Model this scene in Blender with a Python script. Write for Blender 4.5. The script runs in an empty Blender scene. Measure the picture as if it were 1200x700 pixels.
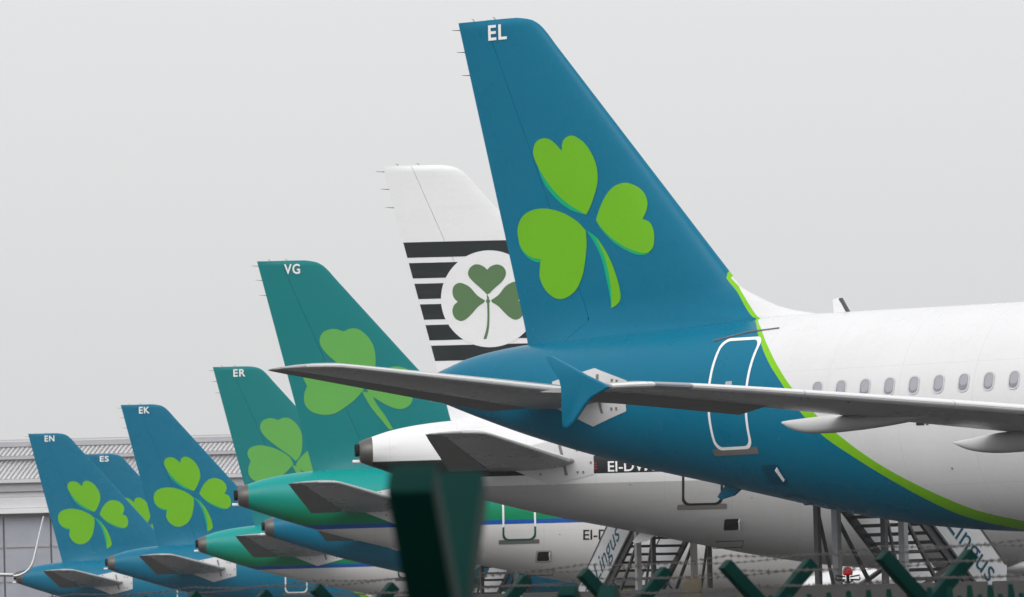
import bpy, bmesh, math, random
from mathutils import Vector, Matrix
from mathutils.geometry import delaunay_2d_cdt
random.seed(7)
R = math.radians
scene = bpy.context.scene
COL = scene.collection

# ------------------------------------------------------------------ camera
cam_d = bpy.data.cameras.new('camera')
cam = bpy.data.objects.new('camera', cam_d)
COL.objects.link(cam)
FPX = 9187.2                       # focal length in pixels of the 1200 px wide photograph
EYE = -0.608                       # the road is lower than the apron
cam_d.sensor_width = 36.0
cam_d.lens = FPX * 36.0 / 1200.0
cam_d.clip_start = 0.5
cam_d.clip_end = 6000
cam.matrix_world = (Matrix.Translation((0, 0, EYE)) @ Matrix.Rotation(R(90 + 2.805), 4, 'X')
                    @ Matrix.Rotation(R(-1.457), 4, 'Z'))
cam_d.dof.use_dof = True
cam_d.dof.focus_distance = 140
cam_d.dof.aperture_fstop = 11
scene.camera = cam

# ------------------------------------------------------------------ overcast sky
world = bpy.data.worlds.new('World')
scene.world = world
world.use_nodes = True
nt = world.node_tree
nt.nodes.clear()
SUN_EL, SUN_AZ = R(40), R(205)
sky = nt.nodes.new('ShaderNodeTexSky')
sky.sky_type = 'NISHITA'
sky.sun_disc = False
sky.sun_elevation = SUN_EL
sky.sun_rotation = SUN_AZ
sky.dust_density = 6.0
hs = nt.nodes.new('ShaderNodeHueSaturation')
hs.inputs['Saturation'].default_value = 0.08
nt.links.new(sky.outputs[0], hs.inputs['Color'])
b1 = nt.nodes.new('ShaderNodeBackground')
b1.inputs['Strength'].default_value = 0.05
nt.links.new(hs.outputs[0], b1.inputs['Color'])
# cloud layer: CIE overcast sky, brighter towards the zenith
tc = nt.nodes.new('ShaderNodeTexCoord')
sx = nt.nodes.new('ShaderNodeSeparateXYZ')
nt.links.new(tc.outputs['Generated'], sx.inputs[0])
mr = nt.nodes.new('ShaderNodeMapRange')
mr.inputs['From Min'].default_value = 0.0
mr.inputs['From Max'].default_value = 1.0
mr.inputs['To Min'].default_value = 0.655
mr.inputs['To Max'].default_value = 1.05
nt.links.new(sx.outputs['Z'], mr.inputs['Value'])
b2 = nt.nodes.new('ShaderNodeBackground')
b2.inputs['Color'].default_value = (0.985, 0.99, 1.0, 1)
nt.links.new(mr.outputs[0], b2.inputs['Strength'])
ad = nt.nodes.new('ShaderNodeAddShader')
wo = nt.nodes.new('ShaderNodeOutputWorld')
nt.links.new(b1.outputs[0], ad.inputs[0])
nt.links.new(b2.outputs[0], ad.inputs[1])
nt.links.new(ad.outputs[0], wo.inputs['Surface'])

sun_d = bpy.data.lights.new('sun', 'SUN')
sun_d.energy = 0.75
sun_d.angle = R(40)
sun_d.color = (1, 0.98, 0.95)
sun = bpy.data.objects.new('sun', sun_d)
COL.objects.link(sun)
# sun_rotation is measured clockwise from +Y
sdir = Vector((math.sin(SUN_AZ) * math.cos(SUN_EL), math.cos(SUN_AZ) * math.cos(SUN_EL), math.sin(SUN_EL)))
sun.rotation_euler = sdir.to_track_quat('Z', 'Y').to_euler()

vs = scene.view_settings
vs.view_transform = 'Standard'
vs.look = 'None'
vs.exposure = 0.0
vs.gamma = 1.0
scene.cycles.use_denoising = True
scene.cycles.max_bounces = 6
scene.cycles.volume_bounces = 1

# ------------------------------------------------------------------ material helpers
class NT:
    def __init__(s, name):
        s.m = bpy.data.materials.new(name)
        s.m.use_nodes = True
        s.t = s.m.node_tree
        s.p = s.t.nodes['Principled BSDF']
        s.p.inputs['Specular IOR Level'].default_value = .18
    def n(s, kind, **kw):
        o = s.t.nodes.new('ShaderNode' + kind)
        for k, v in kw.items():
            setattr(o, k, v)
        return o
    def l(s, a, b):
        s.t.links.new(a, b)
    def math(s, op, a, b=None, c=None):
        o = s.n('Math', operation=op)
        for i, v in enumerate((a, b, c)):
            if v is None:
                continue
            if isinstance(v, (int, float)):
                o.inputs[i].default_value = v
            else:
                s.l(v, o.inputs[i])
        return o.outputs[0]
    def mix(s, f, a, b, blend='MIX'):
        o = s.n('MixRGB', blend_type=blend)
        for i, v in enumerate((f, a, b)):
            if isinstance(v, (int, float)):
                o.inputs[i].default_value = v
            elif isinstance(v, tuple):
                o.inputs[i].default_value = v + (1,)
            else:
                s.l(v, o.inputs[i])
        return o.outputs[0]
    def coords(s):
        return s.n('TexCoord').outputs['Object']
    def noise(s, vec, scale, detail=4, rough=0.6, stretch=None):
        if stretch:
            mp = s.n('Mapping')
            mp.inputs['Scale'].default_value = stretch
            s.l(vec, mp.inputs[0])
            vec = mp.outputs[0]
        o = s.n('TexNoise')
        o.inputs['Scale'].default_value = scale
        o.inputs['Detail'].default_value = detail
        o.inputs['Roughness'].default_value = rough
        s.l(vec, o.inputs['Vector'])
        return o.outputs['Fac']
    def ramp(s, f, lo, hi, to0=0.0, to1=1.0):
        o = s.n('MapRange')
        for i, v in enumerate((lo, hi, to0, to1)):
            o.inputs[i + 1].default_value = v
        s.l(f, o.inputs[0])
        return o.outputs[0]
    def bump(s, h, strength, dist=0.02):
        o = s.n('Bump')
        o.inputs['Strength'].default_value = strength
        o.inputs['Distance'].default_value = dist
        s.l(h, o.inputs['Height'])
        s.l(o.outputs[0], s.p.inputs['Normal'])

def finish(g, col, rough=0.3, panel=False, dirt=0.12, wob=0.06):
    """weathering common to painted metal: streaks, mottled gloss, faint panel joints"""
    co = g.coords()
    big = g.noise(co, 0.9, 5, 0.6)
    fine = g.noise(co, 14, 4, 0.65)
    streak = g.noise(co, 1.6, 5, 0.65, (0.25, 1, 2.6))
    v = g.math('ADD', g.ramp(big, .3, .7, 1 - wob, 1.0), g.ramp(fine, .3, .7, -.02, .02))
    vv = g.n('CombineColor')
    for i in range(3):
        g.l(v, vv.inputs[i])
    c = g.mix(1.0, col, vv.outputs[0], 'MULTIPLY')
    c = g.mix(g.math('MULTIPLY', g.ramp(streak, .52, .75), dirt), c, (0.16, 0.15, 0.14))
    if panel:
        sp = g.n('SeparateXYZ')
        g.l(co, sp.inputs[0])
        fx = g.math('ABSOLUTE', g.math('SUBTRACT', g.math('FRACT', g.math('MULTIPLY', sp.outputs[0], 1 / 1.6)), .5))
        lx = g.math('LESS_THAN', fx, .0045)
        fz = g.math('ABSOLUTE', g.math('SUBTRACT', g.math('FRACT', g.math('MULTIPLY', sp.outputs[2], 1 / 1.07)), .5))
        lz = g.math('LESS_THAN', fz, .005)
        c = g.mix(g.math('MULTIPLY', g.math('MAXIMUM', lx, lz), .11), c, (0.05, 0.05, 0.05))
    g.l(c, g.p.inputs['Base Color'])
    g.l(g.ramp(big, .3, .7, rough - .05, rough + .1), g.p.inputs['Roughness'])
    return g.m

M = {}
def paint(name, rgb, rough=0.35, metal=0.0, dirt=0.12, wob=0.06, panel=False, coat=0.0):
    g = NT(name)
    g.p.inputs['Metallic'].default_value = metal
    g.p.inputs['Coat Weight'].default_value = coat
    o = g.n('RGB')
    o.outputs[0].default_value = rgb + (1,)
    M[name] = finish(g, o.outputs[0], rough, panel, dirt, wob)
    return M[name]

TEAL = (0.0, 0.14, 0.24)
LIME = (0.14, 0.42, 0.008)
WHITE = (0.66, 0.66, 0.67)
paint('teal', TEAL, .3, dirt=.03)
paint('lime', LIME, .32, dirt=.05)
paint('lime_edge', (0.0, 0.36, 0.16), .35)
paint('jade', (0.0, 0.178, 0.185), .32, dirt=.04)
paint('leaf_green', (0.115, 0.38, 0.075), .38, dirt=.05)
paint('olive', (0.10, 0.19, 0.085), .4)
paint('white', (0.77, 0.77, 0.78), .3, dirt=.06, wob=.03)
paint('black_band', (0.022, 0.026, 0.028), .35)
paint('wing_grey', (0.40, 0.395, 0.40), .26, dirt=.25, wob=.18, panel=True)
M['wing_grey'].node_tree.nodes['Principled BSDF'].inputs['Specular IOR Level'].default_value = .5
paint('wing_dark', (0.27, 0.265, 0.265), .5, dirt=.25, wob=.15, panel=True)
paint('slat_metal', (0.72, 0.72, 0.73), .3, dirt=.1)
paint('lens_glass', (0.30, 0.31, 0.35), .1, dirt=0)
paint('plate_grey', (0.55, 0.545, 0.55), .4, dirt=.15)
paint('fairing_grey', (0.5, 0.5, 0.505), .4, dirt=.12)
paint('exhaust_grey', (0.12, 0.115, 0.11), .45, metal=.5)
paint('matt_black', (0.012, 0.012, 0.012), .8)
paint('sill_grey', (0.16, 0.15, 0.145), .55)
paint('mark_white', (0.82, 0.82, 0.82), .4, dirt=.03)
paint('mark_black', (0.02, 0.02, 0.022), .4, dirt=.03)
paint('mark_teal', (0.0, 0.085, 0.15), .4, dirt=.02)
paint('mark_green', (0.0, 0.09, 0.08), .4, dirt=.03)
paint('mark_red', (0.35, 0.03, 0.03), .4)
paint('rubber', (0.018, 0.018, 0.018), .85)
paint('gear_metal', (0.45, 0.45, 0.46), .4, metal=.4)
paint('lamp_white', (0.9, 0.9, 0.9), .2)
paint('stair_white', (0.72, 0.72, 0.73), .45, dirt=.2)
paint('stair_steel', (0.10, 0.10, 0.105), .5, metal=.3, dirt=.3)
paint('stair_light', (0.42, 0.42, 0.43), .5, dirt=.25)
paint('fence_green', (0.0, 0.027, 0.023), .5, dirt=.0, wob=.25)
M['fence_green'].node_tree.nodes['Principled BSDF'].inputs['Specular IOR Level'].default_value = .06
paint('wire_metal', (0.11, 0.10, 0.10), .6, metal=.5)
paint('beacon_red', (0.3, 0.008, 0.008), .3, dirt=0)

def pane_mat():
    g = NT('pane')
    co = g.coords()
    nz = g.noise(co, 3, 2)
    c = g.mix(g.ramp(nz, .3, .7), (0.17, 0.17, 0.20), (0.26, 0.26, 0.29))
    g.l(c, g.p.inputs['Base Color'])
    g.p.inputs['Roughness'].default_value = .12
    M['pane'] = g.m
pane_mat()

def livery_new():
    g = NT('livery_teal_white')
    a = g.n('Attribute')
    a.attribute_name = 'band'
    u = a.outputs['Fac']
    c = g.mix(g.math('GREATER_THAN', u, 0.0), WHITE, (0.20, 0.50, 0.012))
    c = g.mix(g.math('GREATER_THAN', u, 1.0), c, TEAL)
    g.p.inputs['Specular IOR Level'].default_value = .12
    M['new'] = finish(g, c, .27, True, .03, .05)
def livery_green():
    g = NT('livery_jade_blue_white')
    sp = g.n('SeparateXYZ')
    g.l(g.coords(), sp.inputs[0])
    z = sp.outputs[2]
    c = g.mix(g.ramp(z, 4.25, 5.15), (0.0, 0.21, 0.085), (0.0, 0.265, 0.245))
    c = g.mix(g.math('LESS_THAN', z, 4.08), c, (0.008, 0.085, 0.36))
    c = g.mix(g.math('LESS_THAN', z, 3.95), c, (0.66, 0.65, 0.64))
    M['green'] = finish(g, c, .3, True, .05, .05)
def livery_retro():
    g = NT('livery_white_black_grey')
    sp = g.n('SeparateXYZ')
    g.l(g.coords(), sp.inputs[0])
    z = sp.outputs[2]
    c = g.mix(g.math('LESS_THAN', z, 4.71), (0.74, 0.74, 0.75), (0.018, 0.021, 0.023))
    c = g.mix(g.math('LESS_THAN', z, 4.285), c, WHITE)
    c = g.mix(g.math('LESS_THAN', z, 4.06), c, (0.40, 0.395, 0.395))
    M['retro'] = finish(g, c, .3, True, .14, .06)
livery_new(); livery_green(); livery_retro()

def concrete(name, base, scale=1.0, rough=.85, joints=0.0):
    g = NT(name)
    co = g.coords()
    n1 = g.noise(co, .12 * scale, 6, .6)
    n2 = g.noise(co, 3 * scale, 6, .7)
    c = g.mix(g.ramp(n1, .3, .7), tuple(b * .75 for b in base), base)
    c = g.mix(g.ramp(n2, .45, .75, 0, .35), c, tuple(b * .5 for b in base))
    if joints:
        sp = g.n('SeparateXYZ')
        g.l(co, sp.inputs[0])
        ls = []
        for k in (0, 1):
            f = g.math('ABSOLUTE', g.math('SUBTRACT', g.math('FRACT', g.math('MULTIPLY', sp.outputs[k], 1 / joints)), .5))
            ls.append(g.math('LESS_THAN', f, .004))
        c = g.mix(g.math('MULTIPLY', g.math('MAXIMUM', *ls), .7), c, (0.03, 0.03, 0.03))
    g.l(c, g.p.inputs['Base Color'])
    g.p.inputs['Roughness'].default_value = rough
    g.bump(n2, .4)
    M[name] = g.m
concrete('apron', (0.07, 0.069, 0.068), 1, .6, joints=7.5)
concrete("barrier", (0.06, 0.059, 0.058), 1.4)
concrete('marker', (0.10, 0.085, 0.06), 2)
def grass_mat():
    g = NT('grass')
    co = g.coords()
    n1 = g.noise(co, .4, 6, .65)
    n2 = g.noise(co, 30, 5, .7)
    c = g.mix(g.ramp(n1, .3, .7), (0.035, 0.06, 0.018), (0.075, 0.085, 0.03))
    c = g.mix(g.ramp(n2, .35, .7, 0, .6), c, (0.02, 0.035, 0.01))
    g.l(c, g.p.inputs['Base Color'])
    g.p.inputs['Roughness'].default_value = .9
    g.bump(n2, .8, .05)
    M['grass'] = g.m
grass_mat()
paint('hangar_wall', (0.33, 0.34, 0.385), .6, dirt=.15, wob=.12)
paint('hangar_trim', (0.70, 0.70, 0.71), .5, dirt=.1)
paint('hangar_light', (0.58, 0.58, 0.6), .5, dirt=.15)
paint('hangar_mid', (0.46, 0.455, 0.48), .55, dirt=.15)
paint('hangar_dark', (0.36, 0.355, 0.375), .6, dirt=.15)
paint('mast_steel', (0.2, 0.2, 0.205), .5, metal=.5)

# ------------------------------------------------------------------ mesh helpers
def link(name, me, mat=None, parent=None, loc=None, rot=None):
    o = bpy.data.objects.new(name, me)
    COL.objects.link(o)
    if mat is not None and me is not None:
        m = M[mat] if isinstance(mat, str) else mat
        if not me.materials:
            me.materials.append(m)
        elif me.materials[0] is not m:
            o.material_slots[0].link = 'OBJECT'
            o.material_slots[0].material = m
    if parent:
        o.parent = parent
    if loc:
        o.location = loc
    if rot:
        o.rotation_euler = rot
    return o
def tag(o, label, cat, group=None):
    o['label'] = label
    o['category'] = cat
    if group:
        o['group'] = group
    return o
def empty(name, loc, rz=0):
    o = bpy.data.objects.new(name, None)
    COL.objects.link(o)
    o.location = loc
    o.rotation_euler = (0, 0, rz)
    return o
def mk(name, vs_, fs, smooth=True, sharp=40):
    me = bpy.data.meshes.new(name)
    me.from_pydata([tuple(v) for v in vs_], [], fs)
    bm = bmesh.new()
    bm.from_mesh(me)
    bmesh.ops.recalc_face_normals(bm, faces=bm.faces)
    bm.to_mesh(me)
    bm.free()
    if smooth:
        for p in me.polygons:
            p.use_smooth = True
        me.set_sharp_from_angle(angle=R(sharp))
    return me
class MB:
    """collects convex pieces into one mesh"""
    def __init__(s):
        s.v, s.f = [], []
    def box(s, a, b):
        (x0, y0, z0), (x1, y1, z1) = a, b
        n = len(s.v)
        s.v += [(x0, y0, z0), (x1, y0, z0), (x1, y1, z0), (x0, y1, z0), (x0, y0, z1), (x1, y0, z1), (x1, y1, z1), (x0, y1, z1)]
        s.f += [tuple(n + i for i in q) for q in ((0, 3, 2, 1), (4, 5, 6, 7), (0, 1, 5, 4), (1, 2, 6, 5), (2, 3, 7, 6), (3, 0, 4, 7))]
        return s
    def bar(s, a, b, w, h=None, up=(0, 0, 1)):
        a, b = Vector(a), Vector(b)
        h = h or w
        d = (b - a).normalized()
        x = d.cross(Vector(up))
        if x.length < 1e-4:
            x = d.cross(Vector((1, 0, 0)))
        x.normalize()
        y = x.cross(d).normalized()
        n = len(s.v)
        for p in (a, b):
            for sx_, sy_ in ((-1, -1), (1, -1), (1, 1), (-1, 1)):
                s.v.append(tuple(p + x * sx_ * w / 2 + y * sy_ * h / 2))
        s.f += [tuple(n + i for i in q) for q in ((0, 3, 2, 1), (4, 5, 6, 7), (0, 1, 5, 4), (1, 2, 6, 5), (2, 3, 7, 6), (3, 0, 4, 7))]
        return s
    def tube(s, pts, r, n=8, r2=None):
        pts = [Vector(p) for p in pts]
        base = len(s.v)
        m = len(pts)
        for i, p in enumerate(pts):
            d = (pts[min(i + 1, m - 1)] - pts[max(i - 1, 0)]).normalized()
            x = d.cross(Vector((0, 0, 1)))
            if x.length < 1e-3:
                x = d.cross(Vector((0, 1, 0)))
            x.normalize()
            y = x.cross(d)
            rr = r if r2 is None else r + (r2 - r) * i / (m - 1)
            for k in range(n):
                a = 2 * math.pi * k / n
                s.v.append(tuple(p + (x * math.cos(a) + y * math.sin(a)) * rr))
        for i in range(m - 1):
            for k in range(n):
                s.f.append((base + i * n + k, base + i * n + (k + 1) % n, base + (i + 1) * n + (k + 1) % n, base + (i + 1) * n + k))
        s.f.append(tuple(base + k for k in range(n)))
        s.f.append(tuple(base + (m - 1) * n + k for k in reversed(range(n))))
        return s
    def loft(s, secs, cap=True):
        base = len(s.v)
        n = len(secs[0])
        for q in secs:
            s.v += [tuple(p) for p in q]
        for i in range(len(secs) - 1):
            for k in range(n):
                s.f.append((base + i * n + k, base + i * n + (k + 1) % n, base + (i + 1) * n + (k + 1) % n, base + (i + 1) * n + k))
        if cap:
            s.f.append(tuple(base + k for k in range(n)))
            s.f.append(tuple(base + (len(secs) - 1) * n + k for k in reversed(range(n))))
        return s
    def prism(s, poly, f0, f1):
        """poly 2-D; f0 / f1 map a 2-D point to 3-D for the two faces"""
        n = len(s.v)
        m = len(poly)
        s.v += [f0(p) for p in poly] + [f1(p) for p in poly]
        s.f.append(tuple(n + i for i in range(m)))
        s.f.append(tuple(n + m + i for i in reversed(range(m))))
        for i in range(m):
            j = (i + 1) % m
            s.f.append((n + i, n + j, n + m + j, n + m + i))
        return s
    def mesh(s, name, smooth=True, sharp=40):
        return mk(name, s.v, s.f, smooth, sharp)

def bevelled(me, w, seg=2):
    bm = bmesh.new()
    bm.from_mesh(me)
    bmesh.ops.bevel(bm, geom=bm.edges[:], offset=w, segments=seg, affect='EDGES', profile=.7)
    bm.to_mesh(me)
    bm.free()
    for p in me.polygons:
        p.use_smooth = True
    me.set_sharp_from_angle(angle=R(50))
    return me

def pchip(tab):
    xs = [a for a, b in tab]
    ys = [b for a, b in tab]
    n = len(xs)
    h = [xs[i + 1] - xs[i] for i in range(n - 1)]
    dl = [(ys[i + 1] - ys[i]) / h[i] for i in range(n - 1)]
    dd = [dl[0]] + [0.0] * (n - 2) + [dl[-1]]
    for i in range(1, n - 1):
        if dl[i - 1] * dl[i] > 0:
            w1, w2 = 2 * h[i] + h[i - 1], h[i] + 2 * h[i - 1]
            dd[i] = (w1 + w2) / (w1 / dl[i - 1] + w2 / dl[i])
    def f(x):
        if x <= xs[0]:
            return ys[0]
        if x >= xs[-1]:
            return ys[-1]
        i = 0
        while xs[i + 1] < x:
            i += 1
        t = (x - xs[i]) / h[i]
        return ((2 * t ** 3 - 3 * t * t + 1) * ys[i] + (t ** 3 - 2 * t * t + t) * h[i] * dd[i]
                + (-2 * t ** 3 + 3 * t * t) * ys[i + 1] + (t ** 3 - t * t) * h[i] * dd[i + 1])
    return f
def lin(tab):
    def f(x):
        if x <= tab[0][0]:
            return tab[0][1]
        for (a, b), (c, d) in zip(tab, tab[1:]):
            if x <= c:
                return b + (d - b) * (x - a) / (c - a)
        return tab[-1][1]
    return f

def crom(pts, k=6):
    """open Catmull-Rom through pts"""
    out = []
    n = len(pts)
    for i in range(n - 1):
        p0 = pts[max(i - 1, 0)]; p1 = pts[i]; p2 = pts[i + 1]; p3 = pts[min(i + 2, n - 1)]
        for j in range(k):
            t = j / k
            out.append(tuple(.5 * (2 * b + (c - a) * t + (2 * a - 5 * b + 4 * c - d) * t * t + (-a + 3 * b - 3 * c + d) * t ** 3)
                             for a, b, c, d in zip(p0, p1, p2, p3)))
    return out
def outline(*segs, k=6):
    out = []
    for s in segs:
        out += crom(s, k)
    return out
def rrect(a0, a1, b0, b1, r, n=6):
    out = []
    for cx, cy, st in ((a1 - r, b1 - r, 0), (a0 + r, b1 - r, 90), (a0 + r, b0 + r, 180), (a1 - r, b0 + r, 270)):
        for i in range(n + 1):
            a = R(st + 90 * i / n)
            out.append((cx + r * math.cos(a), cy + r * math.sin(a)))
    return out
def dense(poly, step):
    out = []
    for (a, b), (c, d) in zip(poly, poly[1:] + poly[:1]):
        n = max(1, int(math.hypot(c - a, d - b) / step))
        out += [(a + (c - a) * i / n, b + (d - b) * i / n) for i in range(n)]
    return out
def fill(poly, step):
    """triangulate a 2-D polygon with interior grid points so that it can follow a curved skin"""
    poly = dense(poly, step)
    vs_ = [Vector(p) for p in poly]
    n = len(vs_)
    es = [(i, (i + 1) % n) for i in range(n)]
    x0, x1 = min(p[0] for p in poly), max(p[0] for p in poly)
    y0, y1 = min(p[1] for p in poly), max(p[1] for p in poly)
    y = y0 + step / 2
    while y < y1:
        x = x0 + step / 2
        while x < x1:
            vs_.append(Vector((x, y)))
            x += step
        y += step
    r = delaunay_2d_cdt(vs_, es, [], 1, 1e-5)
    return [tuple(v) for v in r[0]], [tuple(f) for f in r[2]]
def skin_patch(name, poly, fn, step=.12):
    v, f = fill(poly, step)
    me = bpy.data.meshes.new(name)
    me.from_pydata([fn(a, b) for a, b in v], [], f)
    for p in me.polygons:
        p.use_smooth = True
    return me
def skin_ring(name, outer, inner, fn, step=.08):
    vs_, fs = [], []
    n = len(outer)
    for i in range(n):
        vs_.append(fn(*outer[i])); vs_.append(fn(*inner[i]))
    for i in range(n):
        j = (i + 1) % n
        fs.append((2 * i, 2 * j, 2 * j + 1, 2 * i + 1))
    me = bpy.data.meshes.new(name)
    me.from_pydata(vs_, [], fs)
    for p in me.polygons:
        p.use_smooth = True
    return me

_text = {}
def text_flat(txt, bold=0.0, shear=0.0):
    """2-D vertices and faces of a word, cap height 1, starting at x = 0"""
    key = (txt, bold, shear)
    if key in _text:
        return _text[key]
    cu = bpy.data.curves.new('lettering', 'FONT')
    cu.body = txt
    cu.size = 1.0
    cu.offset = bold
    cu.shear = shear
    cu.space_character = 1.12 if bold > .02 else 1.0
    cu.resolution_u = 4
    ob = bpy.data.objects.new('lettering', cu)
    COL.objects.link(ob)
    dg = bpy.context.evaluated_depsgraph_get()
    me = bpy.data.meshes.new_from_object(ob.evaluated_get(dg))
    bpy.data.objects.remove(ob)
    bpy.data.curves.remove(cu)
    bm = bmesh.new()
    bm.from_mesh(me)
    bmesh.ops.triangulate(bm, faces=bm.faces)
    bmesh.ops.subdivide_edges(bm, edges=bm.edges[:], cuts=1, use_grid_fill=True)
    bmesh.ops.triangulate(bm, faces=bm.faces)
    v = [(a.co.x, a.co.y) for a in bm.verts]
    bm.verts.index_update()
    f = [tuple(a.index for a in q.verts) for q in bm.faces]
    bm.free()
    bpy.data.meshes.remove(me)
    x0 = min(a for a, b in v)
    _text[key] = ([((a - x0) / .72, b / .72) for a, b in v], f)
    return _text[key]
def text_mesh(name, txt, fn, bold=0.0, shear=0.0):
    v, f = text_flat(txt, bold, shear)
    me = bpy.data.meshes.new(name)
    me.from_pydata([fn(a, b) for a, b in v], [], f)
    return me
def text_w(txt, bold=0.0, shear=0.0):
    return max(a for a, b in text_flat(txt, bold, shear)[0])

# ------------------------------------------------------------------ the ground
def ground():
    prof = [(-400, -2.4), (40, -2.4), (66, -2.4), (70, -2.2), (76, -1.3), (82, -.4), (85, -.1), (88, -.02), (120, -.02), (4000, -.02)]
    xs = [-2500, -300, -80, -30, -10, 0, 10, 30, 80, 300, 2500]
    v = [(x, y, z) for y, z in prof for x in xs]
    n = len(xs)
    f = [(j * n + i, j * n + i + 1, (j + 1) * n + i + 1, (j + 1) * n + i) for j in range(len(prof) - 1) for i in range(n - 1)]
    o = link('ground', mk('ground', v, f, True, 80), 'grass')
    o['kind'] = 'structure'
    v = [(-400, 92, 0), (400, 92, 0), (400, 760, 0), (-400, 760, 0)]
    o = link('apron', mk('apron', v, [(0, 1, 2, 3)], False), 'apron')
    o['kind'] = 'structure'
ground()

# ------------------------------------------------------------------ airliner (stations in metres from the nose)
OX = 20.0                                 # local origin: station 20, on the ground
def P(s, y, z):
    return (OX - s, y, z)
top_ = pchip([(0, 3.3), (.25, 3.72), (1, 4.28), (2, 4.85), (3, 5.4), (4, 5.72), (5.5, 5.88), (7, 5.9), (24, 5.9), (28.7, 5.91), (32.9, 5.77),
              (34.1, 5.71), (35.26, 5.655), (35.98, 5.585), (36.7, 5.46), (37.3, 5.28), (37.57, 5.2)])
bot_ = pchip([(0, 3.2), (.25, 2.78), (1, 2.36), (2, 2.06), (3.5, 1.86), (5, 1.78), (7, 1.76), (22.6, 1.765), (24.3, 1.83), (26.15, 1.99), (28, 2.28),
              (29.9, 2.68), (31, 2.92), (33, 3.35), (35.15, 3.92), (36.25, 4.27), (37.3, 4.64), (37.57, 4.74)])
wid_ = pchip([(0, .06), (.25, .5), (1, .98), (2, 1.4), (3, 1.7), (4.5, 1.9), (6.2, 1.975), (24, 1.975), (26, 1.95), (28, 1.84), (30, 1.64), (32, 1.36),
              (34, 1.02), (36, .62), (37.3, .34), (37.57, .26)])
def skin_y(s, z):
    t, b = top_(s), bot_(s)
    m, h = (t + b) / 2, (t - b) / 2
    return wid_(s) * math.sqrt(max(0, 1 - ((z - m) / h) ** 2))
def on_skin(side, off):
    return lambda s, z: P(s, side * (skin_y(s, z) + off), z)
band_in = pchip([(1.7, 23.5), (2.13, 24.94), (2.33, 25.3), (2.75, 25.96), (3.24, 26.72), (3.63, 27.31), (4.09, 27.8), (4.6, 28.25), (4.89, 28.55),
               (5.54, 29.24), (5.75, 29.54), (5.92, 29.93), (6.34, 30.33), (6.75, 30.66), (7.0, 30.6), (12, 30.6)])
band_out = pchip([(1.7, 22.6), (2.0, 23.73), (2.19, 24.46), (2.51, 25.15), (3.09, 26.18), (3.65, 26.97), (4.03, 27.45), (4.56, 28.05), (4.91, 28.41),
                (5.32, 28.85), (5.66, 29.3), (5.92, 29.82), (6.34, 30.25), (6.6, 30.5), (6.75, 30.63), (7.0, 30.4), (12, 30.4)])
def add_band(me):
    at = me.attributes.new('band', 'FLOAT', 'POINT')
    for i, v in enumerate(me.vertices):
        s, z = OX - v.co.x, v.co.z
        a, b = band_in(z), band_out(z)
        at.data[i].value = (s - b) / max(a - b, .06)
    return me

def make_fuselage():
    st = [0, .03, .1, .25, .5, .75, 1, 1.4, 1.8, 2.2, 2.6, 3, 3.5, 4, 4.6, 5.2, 6, 7, 9, 12, 15, 18, 20, 21, 22]
    s = 22.0
    while s < 37.22:
        s += .13
        st.append(min(s, 37.22))
    N = 112
    secs = []
    for s in st:
        t, b, w = top_(s), bot_(s), wid_(s)
        m, h = (t + b) / 2, (t - b) / 2
        secs.append([P(s, w * math.sin(2 * math.pi * k / N), m + h * math.cos(2 * math.pi * k / N)) for k in range(N)])
    mb = MB()
    mb.loft(secs)
    return add_band(mb.mesh('fuselage', sharp=50))

def naca(x):
    return 5 * (.2969 * math.sqrt(max(x, 0)) - .126 * x - .3516 * x * x + .2843 * x ** 3 - .1036 * x ** 4)

# fin
_le = lin([(5.3, 28.55), (5.88, 28.55), (5.93, 28.75), (5.97, 29.05), (6.02, 29.3), (6.1, 29.57), (6.18, 29.76), (6.28, 29.99), (6.38, 30.2), (6.48, 30.38),
           (11.2, 34.5), (11.4, 34.665), (11.52, 34.775), (11.62, 34.89), (11.69, 35.02), (11.735, 35.18), (11.76, 35.38)])
def fin_le(z):
    return _le(z)
def fin_te(z):
    return 35.863 - .243 * (8 - z)
def fin_hinge(z):
    return 33.72 + .415 * (z - 6.04)
def fin_y(s, z):
    le, te = fin_le(z), fin_te(z)
    c = te - le
    x = min(max((s - le) / c, 0), 1)
    t = min(.105, .52 / c)
    y = t * c * naca(x) + .006
    if z > 11.66:
        y *= max(.25, 1 - (z - 11.66) * 6)
    if z < 6.45:
        k = (6.45 - z)
        env = min(1, max(0, (s - fin_le(min(z, 6.3)) - .05) / 1.6)) * min(1, max(0, (35.6 - s) / 1.6))
        y += .3 * k * k * env
    return y
def fin_surface(x0f, x1f, zs, nx, name):
    secs = []
    for z in zs:
        a, b = x0f(z), x1f(z)
        up, dn = [], []
        for i in range(nx + 1):
            t = i / nx
            t = t * t * (3 - 2 * t) if False else 1 - math.cos(t * math.pi / 2)
            s = a + (b - a) * t
            y = fin_y(s, z)
            up.append(P(s, y, z)); dn.append(P(s, -y, z))
        secs.append(up + dn[::-1])
    mb = MB()
    mb.loft(secs)
    return add_band(mb.mesh(name, sharp=35))
def frange(a, b, n):
    return [a + (b - a) * i / n for i in range(n + 1)]
def make_fin():
    zs = [5.45, 5.6, 5.75, 5.85] + frange(5.9, 6.5, 12) + frange(6.65, 11.1, 26) + frange(11.2, 11.6, 6) + [11.65, 11.69, 11.72, 11.745, 11.76]
    return fin_surface(fin_le, lambda z: min(fin_hinge(z) if z > 6.04 else 33.72 + (6.04 - z) * 1.5, fin_te(z) - .3), zs, 30, 'fin')
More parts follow.
